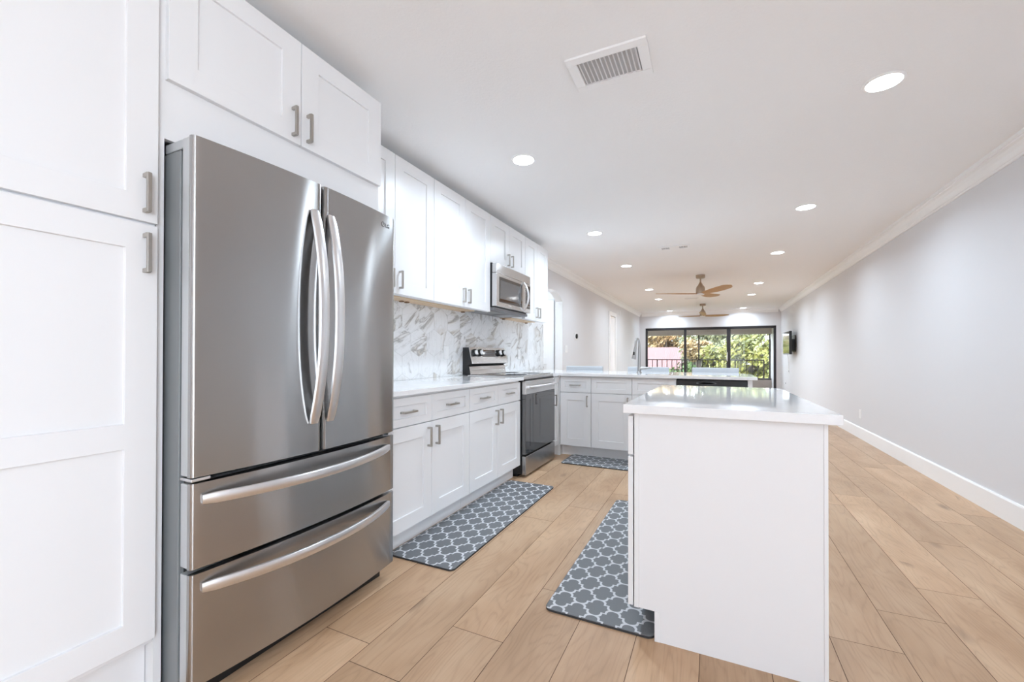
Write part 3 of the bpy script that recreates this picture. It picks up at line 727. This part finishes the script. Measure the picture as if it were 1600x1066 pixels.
# ------------------------------------------------------------------ ceiling lamps, vents
def lamp():
    p = thing('recessed_light', 'x', 'ceiling light', (0, 0, ZC))
    MB().lathe([(.074, -.0005), (.074, -.006), (.088, -.004), (.090, -.0005)], 40).build('trim_ring', TRIM, p, smooth=True)
    MB().lathe([(.0735, -.0008), (.0735, -.0045), (0, -.0045)], 40).build('lens', LENS, p)
    if 'DL' not in globals():
        a_ = bpy.data.lights.new('downlight', 'AREA'); a_.shape = 'DISK'; a_.size = .146; a_.energy = LAMP; a_.color = (.81, .97, 1.13); a_.spread = 2.75; globals()['DL'] = a_
    o_ = bpy.data.objects.new('downlight', DL); COL.objects.link(o_); o_.parent = p; o_.location = (0, 0, -.0052)
    return p
RL = [(2.735, 'nearest row, above the island end'), (4.73, 'row above the peninsula sink'), (6.66, 'row just past the peninsula'), (9.27, 'row just past the nearer fan'), (10.94, 'row before the farther fan'), (13.94, 'row closest to the window wall')]
proto = None
for y, nm in RL:
    for x, side in ((-1.215, 'cabinet side'), (.782, 'long plain wall side')):
        o_ = proto if proto is None else None
        if proto is None: proto = lamp(); o_ = proto
        else: o_ = copy_tree(proto)
        o_.location = (x, y, ZC); tag(o_, 'lit recessed light, %s, %s' % (nm, side), 'ceiling light', 'recessed ceiling lights')
for y in (-1.25,):  # unseen downlight behind the camera, added to brighten the near end
    for x, side in ((.782, 'long plain wall side'),):
        o_ = copy_tree(proto); o_.location = (x, y, ZC)
        tag(o_, 'added unseen recessed light behind the camera, %s, %.0f m back' % (side, 2-y), 'ceiling light', 'recessed ceiling lights')
o_ = copy_tree(proto); o_.location = (-3.15, 6.05, ZC); tag(o_, 'recessed ceiling light in the hall beyond the arch', 'ceiling light', 'recessed ceiling lights')

VENTIN = mat('grey_duct_interior', (.52, .52, .53), .7)
def vent(label, x0, x1, y0, y1, slats, fw_=.045, split=False):
    p = thing('ceiling_vent', label, 'vent', ((x0+x1)/2, (y0+y1)/2, ZC), 'ceiling air vents'); O = p.location
    mb = MB(O); z0, z1 = ZC-.012, ZC-.0005
    for ring in (((x0, x1, y0, y0+fw_), ), ((x0, x1, y1-fw_, y1), ), ((x0, x0+fw_, y0+fw_, y1-fw_), ), ((x1-fw_, x1, y0+fw_, y1-fw_), )):
        for a_ in ring: mb.box(*a_, z0, z1)
    if split: mb.box((x0+x1)/2-.06, (x0+x1)/2+.06, y0+fw_, y1-fw_, z0, z1)
    mb.build('frame', TRIM, p, bevel=.003)
    MB(O).box(x0+.02, x1-.02, y0+.02, y1-.02, ZC-.0018, ZC-.0006).build('duct', VENTIN, p)
    for k in range(slats):
        x = x0+fw_+(x1-x0-2*fw_)*(k+.5)/slats
        if split and abs(x-(x0+x1)/2) < .065: continue
        MB(O).prism([(x-.004, y0+fw_, ZC-.002), (x+.004, y0+fw_, ZC-.011), (x+.0055, y0+fw_, ZC-.0105), (x-.0025, y0+fw_, ZC-.0015)], (0, y1-y0-2*fw_, 0)).build('slat', WHITE, p)
vent('large white slatted ceiling vent nearest the camera above the island', -.632, -.262, 1.890, 2.152, 14)
vent('small white ceiling vent between the kitchen and the nearer fan', -.632, -.265, 5.69, 5.85, 10, .03, True)
vent('small white ceiling vent between the two ceiling fans', -.615, -.315, 11.02, 11.16, 8, .025)

# ------------------------------------------------------------------ fans
def fan(label, x, y, ang, zt):
    p = thing('ceiling_fan', label, 'fan', (x, y, ZC), 'wood blade ceiling fans'); O = p.location
    MB(O).lathe([(.0, -.001), (.074, -.001), (.074, -.045), (.066, -.054), (.0, -.054)], 32, O).build('canopy', FANMETAL, p, smooth=True)
    MB(O).lathe([(.013, -.05), (.013, -.13)], 16, O).build('downrod', FANMETAL, p, smooth=True)
    mo = MB(O).lathe([(.0, -.125), (.018, -.125), (.022, -.14), (.03, -.15), (.04, -.175), (.062, -.20), (.072, -.23), (.075, -.30), (.073, -.315), (.066, -.32)], 32, O).build('motor_housing', FANMETAL, p, smooth=True)
    MB(O).lathe([(.062, -.32), (.064, -.332), (.055, -.344), (.0, -.35)], 32, O).build('light_cover', WHITE, p, smooth=True)
    for k in range(3):
        a_ = math.radians(ang+120*k); mb = MB(O); rings = []
        rad = Vector((math.cos(a_), math.sin(a_), 0)); tan = Vector((-math.sin(a_), math.cos(a_), 0))
        n_ = 22
        for i in range(n_+1):
            t_ = i/n_; rr = .05+t_*.68
            w_ = .034+.052*math.sin(min(1, t_/.72)*math.pi/2)
            if t_ > .80: w_ *= math.sqrt(max(.03, 1-((t_-.80)/.20)**2))
            tw = -math.radians(22-12*t_); zz = -.318+.028*t_**1.5
            ax = tan*math.cos(tw)+Vector((0, 0, 1))*math.sin(tw); nn = rad.cross(ax)
            c_ = O+rad*rr+Vector((0, 0, zz))+tan*(.012*math.sin(t_*math.pi))
            rings.append([c_-ax*w_, c_-ax*w_*.5-nn*.005, c_+ax*w_*.5-nn*.005, c_+ax*w_, c_+ax*w_*.5+nn*.004, c_-ax*w_*.5+nn*.004])
        mb.strip(rings); mb.build('blade', FANWOOD, p, smooth=True)
fan('nearer ceiling fan with three oak blades and nickel bell housing', -.197, 7.97, -52, 0)
fan('farther ceiling fan with three oak blades in front of the window wall', -.253, 12.44, 150, 0)

# ------------------------------------------------------------------ sliding window wall
win = struct(MB((0, 0, 0)).box(WX0, WX0+.05, YB+.02, YB+.13, 0, WZ).box(WX1-.05, WX1, YB+.02, YB+.13, 0, WZ).box(WX0, WX1, YB+.02, YB+.13, WZ-.045, WZ).box(WX0, WX1, YB+.02, YB+.13, 0, .04).build('window_1', BRONZE))
def pane(x0, x1, y, l, r):
    mb = MB((0, 0, 0)); mb.box(x0, x0+l, y, y+.035, .04, WZ-.045).box(x1-r, x1, y, y+.035, .04, WZ-.045).box(x0, x1, y, y+.035, .04, .11).box(x0, x1, y, y+.035, WZ-.075, WZ-.045)
    mb.build('sash', BRONZE, win)
    mb = MB((0, 0, 0)); mb.box(x0+l, x1-r, y+.014, y+.020, .11, WZ-.075); mb.build('glass', GLASS, win)
pane(WX0+.045, -.762, YB+.035, .02, .075)
pane(-.815, .480, YB+.075, .02, .075)
pane(.371, WX1-.045, YB+.035, .095, .02)
MB((0, 0, 0)).box(.372, .394, YB-.02, YB+.035, .93, 1.20).build('window_handle', WHITE, win, bevel=.004)

# balcony beyond it
BY = 15.6
struct(MB().box(-3.2, 1.9, YB+.15, BY+.15, -.16, -.02).build('balcony_floor', BEIGE))
struct(MB().box(-3.2, 1.9, YB+.15, BY+.15, 2.30, 2.42).box(-3.2, 1.9, BY-.06, BY+.12, 1.79, 2.30).build('balcony_ceiling', BEIGE))
struct(MB().box(1.66, 1.80, YB+.15, BY+.12, -.02, 2.30).box(-3.1, -2.96, YB+.15, BY+.12, -.02, 2.30).build('wall_balcony_side', PALE))
struct(MB().box(-2.96, 1.66, BY-.05, BY+.10, -.02, .335).build('wall_balcony_curb', BEIGE))
for x in (-.437, 1.615):
    pass
rl = thing('balcony_railing', 'dark metal balcony railing with upright balusters outside the sliding windows', 'railing', (-.6, BY, .335)); O = rl.location
MB(O).box(-2.96, 1.47, BY-.025, BY+.025, .94, .975).build('top_rail', RAILM, rl, bevel=.004)
MB(O).box(-2.96, 1.66, BY-.035, BY+.035, .336, .385).build('bottom_rail', RAILM, rl)
x = 1.455; k = 0
while x > -2.95:
    w_ = .011 if k % 5 else .018
    MB(O).box(x-w_, x+w_, BY-.011, BY+.011, .38, .945).build('baluster' if k % 5 else 'post', RAILM, rl); x -= .1615; k += 1
sf = thing('screen_frame', 'slim dark upright posts of the balcony screen above the railing', 'frame', (.6, BY, .335)); O = sf.location
for x in (-.437, 1.622): MB(O).box(x-.022, x+.022, BY-.02, BY+.025, .386 if x > 1.5 else .976, 1.789).build('post', RAILM, sf)

# ------------------------------------------------------------------ doors seen through the openings
def six_panel(par, px, kind):
    pass
hd = thing('hall_door', 'white panelled hall door standing past the arched opening', 'door', (-2.80, 6.69, 0)); O = hd.location
PH = Plane('-Y', 6.685)
mb = MB(O)
for q_ in front(-3.19, -2.40, .01, 2.03, .12, t=.035, rec=.010, stile=.12, mid=(.95, 1.07)): mb.face([PH(*c_) for c_ in q_])
dd = mb.build('leaf', TRIM, hd, bevel=.003)
MB(O).tube([(-2.585-.0, 6.65, .90), (-2.585, 6.61, .90)], .012, 10).lathe([(.0, 0), (.026, .004), (.028, .02), (.018, .034), (0, .036)], 16, (-2.585, 6.585, .90), 'Y').build('knob', NICKEL, dd, smooth=True)
struct(MB().box(-3.30, -3.20, 6.68, 6.70, 0, 2.12).box(-2.39, XL-WT, 6.68, 6.70, 0, 2.12).box(-3.2, -2.39, 6.68, 6.70, 2.04, 2.12).build('trim_5', TRIM))
_ap = arch_pts(A0, A1, 1.97, .13, 24); mb = MB()
mb.prism([(XL-.001, A1, 0), (XL-.001, A1, 1.97)]+[(XL-.001, y, z) for y, z in _ap[-2:0:-1]]+[(XL-.001, A0, 1.97), (XL-.001, A0, 0), (XL-.001, A0+.008, 0), (XL-.001, A0+.008, 1.965)]+[(XL-.001, y, z-.008) for y, z in _ap[1:-1]]+[(XL-.001, A1-.008, 1.965), (XL-.001, A1-.008, 0)], (-WT+.002, 0, 0))
struct(mb.build('trim_6', TRIM))
bd = thing('bedroom_door', 'white interior door standing ajar inside the cased doorway on the far left wall', 'door', (XL-WT-.02, D1-.02, 0)); O = bd.location
a_ = math.radians(158); dv = Vector((math.cos(a_), math.sin(a_)*.35, 0)).normalized(); nv = Vector((-dv.y, dv.x, 0))
h0 = Vector((XL-WT-.005, D1-.02, 0))
lf = MB(O).prism([h0+Vector((0, 0, .01)), h0+dv*.60+Vector((0, 0, .01)), h0+dv*.60-nv*.035*-1+Vector((0, 0, .01)), h0+nv*.035+Vector((0, 0, .01))], (0, 0, 2.0)).build('leaf', TRIM, bd, bevel=.003)
kp = h0+dv*.10-nv*.0
MB(O).lathe([(0, -.06), (.026, -.055), (.028, -.03), (.012, -.02), (.012, .0)], 16, (kp.x, kp.y, .93), 'Y').build('knob', BLACK, lf, smooth=True)
for z in (.25, 1.05, 1.78): MB(O).box(h0.x-.005, h0.x+.012, h0.y-.012, h0.y+.004, z-.045, z+.045).build('hinge', BLACK, lf)

# ------------------------------------------------------------------ television on its arm
tv = thing('television', 'small black wall television on a bracket arm at the far end', 'television', (1.70, 12.2, 1.41)); O = tv.location
MB(O).box(1.605, 1.660, 11.70, 12.68, 1.135, 1.685).build('casing', BLACK, tv, bevel=.006)
MB(O).box(1.6025, 1.6055, 11.72, 12.66, 1.16, 1.665).build('screen', SCREEN, tv)
br = MB(O).box(1.755, XR-.0005, 11.98, 12.40, 1.20, 1.60).build('wall_plate', BLACK, tv, bevel=.004)
MB(O).box(1.655, 1.758, 11.95, 12.30, 1.22, 1.50).build('bracket_arm', BLACK, tv, bevel=.006)
mb = MB((1.76, 12.95, .7)); mb.tube([(1.700, 12.70, 1.15), (1.735, 12.80, 1.05), (1.762, 12.92, .9), (1.766, 12.96, .73)], .005, 8)
tag(mb.build('power_cord', WHITE), 'thin white cord hanging from the far television to its outlet', 'cord')

def plate(name, label, cat, axis, c_, w_, h_, m=WHITE, parts=(), group=None):
    """wall plate; axis gives the outward wall normal"""
    p = thing(name, label, cat, c_, group); O = p.location; s_ = 1 if axis == '+X' else -1
    MB(O).box(c_[0], c_[0]+s_*.006, c_[1]-w_/2, c_[1]+w_/2, c_[2]-h_/2, c_[2]+h_/2).build('plate', m, p, bevel=.002)
    for nm, dy, dz, pw, ph, mm in parts:
        MB(O).box(c_[0]+s_*.005, c_[0]+s_*.009, c_[1]+dy-pw/2, c_[1]+dy+pw/2, c_[2]+dz-ph/2, c_[2]+dz+ph/2).build(nm, mm, p, bevel=.0015)
    return p
SOCK = [('socket', 0, -.022, .032, .03, WHITE), ('socket', 0, .022, .032, .03, WHITE)]
GO = 'white electrical outlets'
SHAD = mat('grey_socket', (.6, .6, .6), .4)
plate('outlet', 'white outlet low on the long right wall above the baseboard', 'outlet', '-X', (XR, 7.09, .325), .075, .118, WHITE, SOCK, GO)
plate('outlet', 'white outlet in the marble backsplash left of the range', 'outlet', '+X', (XL+.0105, 3.187, 1.126), .075, .118, WHITE, SOCK, GO)
plate('outlet', 'white outlet in the marble backsplash right of the range', 'outlet', '+X', (XL+.0105, 4.77, 1.114), .075, .118, WHITE, SOCK, GO)
plate('outlet', 'white outlet with dark plug at the end of the television cord', 'outlet', '-X', (XR, 12.96, .70), .075, .118, WHITE, [('plug', 0, 0, .04, .04, BLACK)], GO)
plate('outlet', 'dark-plugged white outlet near the floor in the far right corner', 'outlet', '-X', (XR, 13.5, .36), .075, .118, WHITE, [('plug', 0, 0, .05, .035, BLACK)], GO)
plate('light_switch', 'white double light switch beside the arched opening', 'switch', '+X', (XL, 6.67, 1.205), .118, .118, WHITE, [('rocker', -.024, 0, .034, .066, WHITE), ('rocker', .024, 0, .034, .066, WHITE)])
plate('light_switch', 'white single light switch past the cased doorway', 'switch', '+X', (XL, 10.92, 1.205), .075, .118, WHITE, [('rocker', 0, 0, .034, .066, WHITE)])
p = thing('thermostat', 'white square thermostat with round black dial on the left wall', 'thermostat', (XL, 7.21, 1.438)); O = p.location
MB(O).box(XL, XL+.010, 7.21-.075, 7.21+.075, 1.438-.062, 1.438+.062).build('back_plate', WHITE, p, bevel=.004)
MB(O).lathe([(.0, .010), (.042, .010), (.042, .028), (.038, .032), (0, .032)], 28, (XL, 7.21, 1.438), 'X').build('dial', BLACK, p, smooth=True)
p = tag(MB((XL, 11.0, 2.2)).box(XL, XL+.03, 10.96, 11.05, 2.14, 2.26).build('wall_sensor', WHITE, bevel=.008), 'small white wall sensor high beside the cased doorway', 'sensor')

# ------------------------------------------------------------------ outdoors: ground, house, trees
GZ = -3.2
struct(MB().box(-60, 60, BY+.3, 90, GZ-.1, GZ).build('ground', GRASS))
hs = thing('neighbouring_house', 'neighbouring house with red clay roof beyond the balcony', 'house', (-3.2, 34, GZ)); O = hs.location
wl = MB(O).box(-9.2, 2.2, 31, 40, GZ, .25).build('wall', mat('pale_house_wall', (.13, .118, .11), .8), hs)
mb = MB(O); e = .7
B = [(-9.2-e, 31-e, .2), (2.2+e, 31-e, .2), (2.2+e, 40+e, .2), (-9.2-e, 40+e, .2)]; R1, R2 = (-5.6, 35.5, 1.75), (-1.4, 35.5, 1.75)
mb.face([B[0], B[1], R2, R1]); mb.face([B[1], B[2], R2]); mb.face([B[2], B[3], R1, R2]); mb.face([B[3], B[0], R1]); mb.face(B[::-1]); mb.build('roof', ROOFT, hs)
for x in (-7.6, -4.6, -1.6): 
    wf = MB(O).box(x-.7, x+.7, 30.93, 31.02, -1.9, -.35).build('window', TRIM, hs)
    MB(O).box(x-.62, x+.62, 30.91, 30.94, -1.82, -.43).build('pane', BGLASS, wf)

def tree(label, x, y, h, rad, leafm, nleaf, seed, squash=.75, low=.35, lsz=.125, group='trees beyond the balcony'):
    rnd = random.Random(seed); p = thing('tree', label, 'tree', (x, y, GZ), group); O = p.location
    top = GZ+h; cz = top-rad*squash
    mb = MB(O); br_ = []
    fork = Vector((x+rnd.uniform(-.2, .2), y, GZ+h*low))
    mb.tube([(x, y, GZ), (x+.05, y, GZ+h*low*.5), fork], [.20, .16, .14], 9)
    for k in range(6):
        a_ = 2*math.pi*k/6+rnd.uniform(-.3, .3); q_ = Vector((x+math.cos(a_)*rad*.6, y+math.sin(a_)*rad*.5, cz+rnd.uniform(-.1, .45)*rad))
        mid = (fork+q_)/2+Vector((0, 0, rnd.uniform(-.1, .3)))
        mb.tube([fork, mid, q_], [.10, .065, .02], 7); br_.append(q_)
    mb.build('trunk', BARK, p)
    mb = MB(O); b = mb.b; lay = b.faces.layers.float.new('leaf')
    cl = [(Vector((rnd.gauss(0, 1), rnd.gauss(0, 1), rnd.gauss(0, 1))).normalized()*rnd.uniform(.35, .95), rnd.uniform(.22, .42), rnd.random()) for _ in range(44)]
    for i in range(int(nleaf*1.7)):
        c_, cr_, tone = cl[i % len(cl)]
        v = c_+Vector((rnd.gauss(0, 1), rnd.gauss(0, 1), rnd.gauss(0, 1))).normalized()*cr_*rnd.random()**.4
        q_ = Vector((x+v.x*rad, y+v.y*rad, cz+v.z*rad*squash))
        if q_.z < GZ+.4: continue
        n_ = Vector((rnd.gauss(0, 1), rnd.gauss(0, 1), rnd.gauss(.6, 1))).normalized(); t1 = n_.orthogonal().normalized(); t2 = n_.cross(t1)
        s_ = lsz*rnd.uniform(.6, 1.2)
        f = mb.face([q_-t1*s_, q_+t2*s_*.45, q_+t1*s_, q_-t2*s_*.45])
        if f: f[lay] = min(1, max(0, tone*.6+rnd.random()*.4))
    mb.build('crown', leafm, p)
tree('yellow-green leafy tree filling the right window pane', 1.35, 21.5, 5.35, 1.9, LEAF['yellow_green'], 5200, 3, .85, .62)
tree('olive green tree behind the yellow-green one, right of the middle post', -.25, 26.8, 5.7, 2.0, LEAF['olive'], 4600, 4, .8, .5)
tree('orange-tinged tree in the middle pane beside the red roof', -.85, 24.25, 5.1, .75, LEAF['orange'], 1800, 5, .7, .5)
tree('fresh green low tree behind the first wide window post', -1.45, 20.5, 3.9, 1.15, LEAF['fresh_green'], 2600, 6, .9, .4)
tree('orange-tinged small tree rising over the red roof in the left pane', -4.2, 43.5, 6.9, 1.9, LEAF['orange'], 2200, 8, .6, .6, .25)
tree('pale olive tree at the far left of the window wall', -8.5, 45, 7.6, 2.2, LEAF['olive'], 2600, 9, .6, .6, .25)
tree('broad olive tree rising behind the red-roofed house', 1.6, 52.0, 8.2, 3.2, LEAF['olive'], 4200, 10, .55, .5, .3)
tree('dense olive tree at the far right behind the balcony wall', 6.6, 30.5, 7.2, 2.8, LEAF['olive'], 5000, 11, .8, .4)
tree('wide distant green tree behind the right window pane', 7.5, 46.0, 7.6, 4.0, LEAF['fresh_green'], 5200, 12, .5, .4, .3)
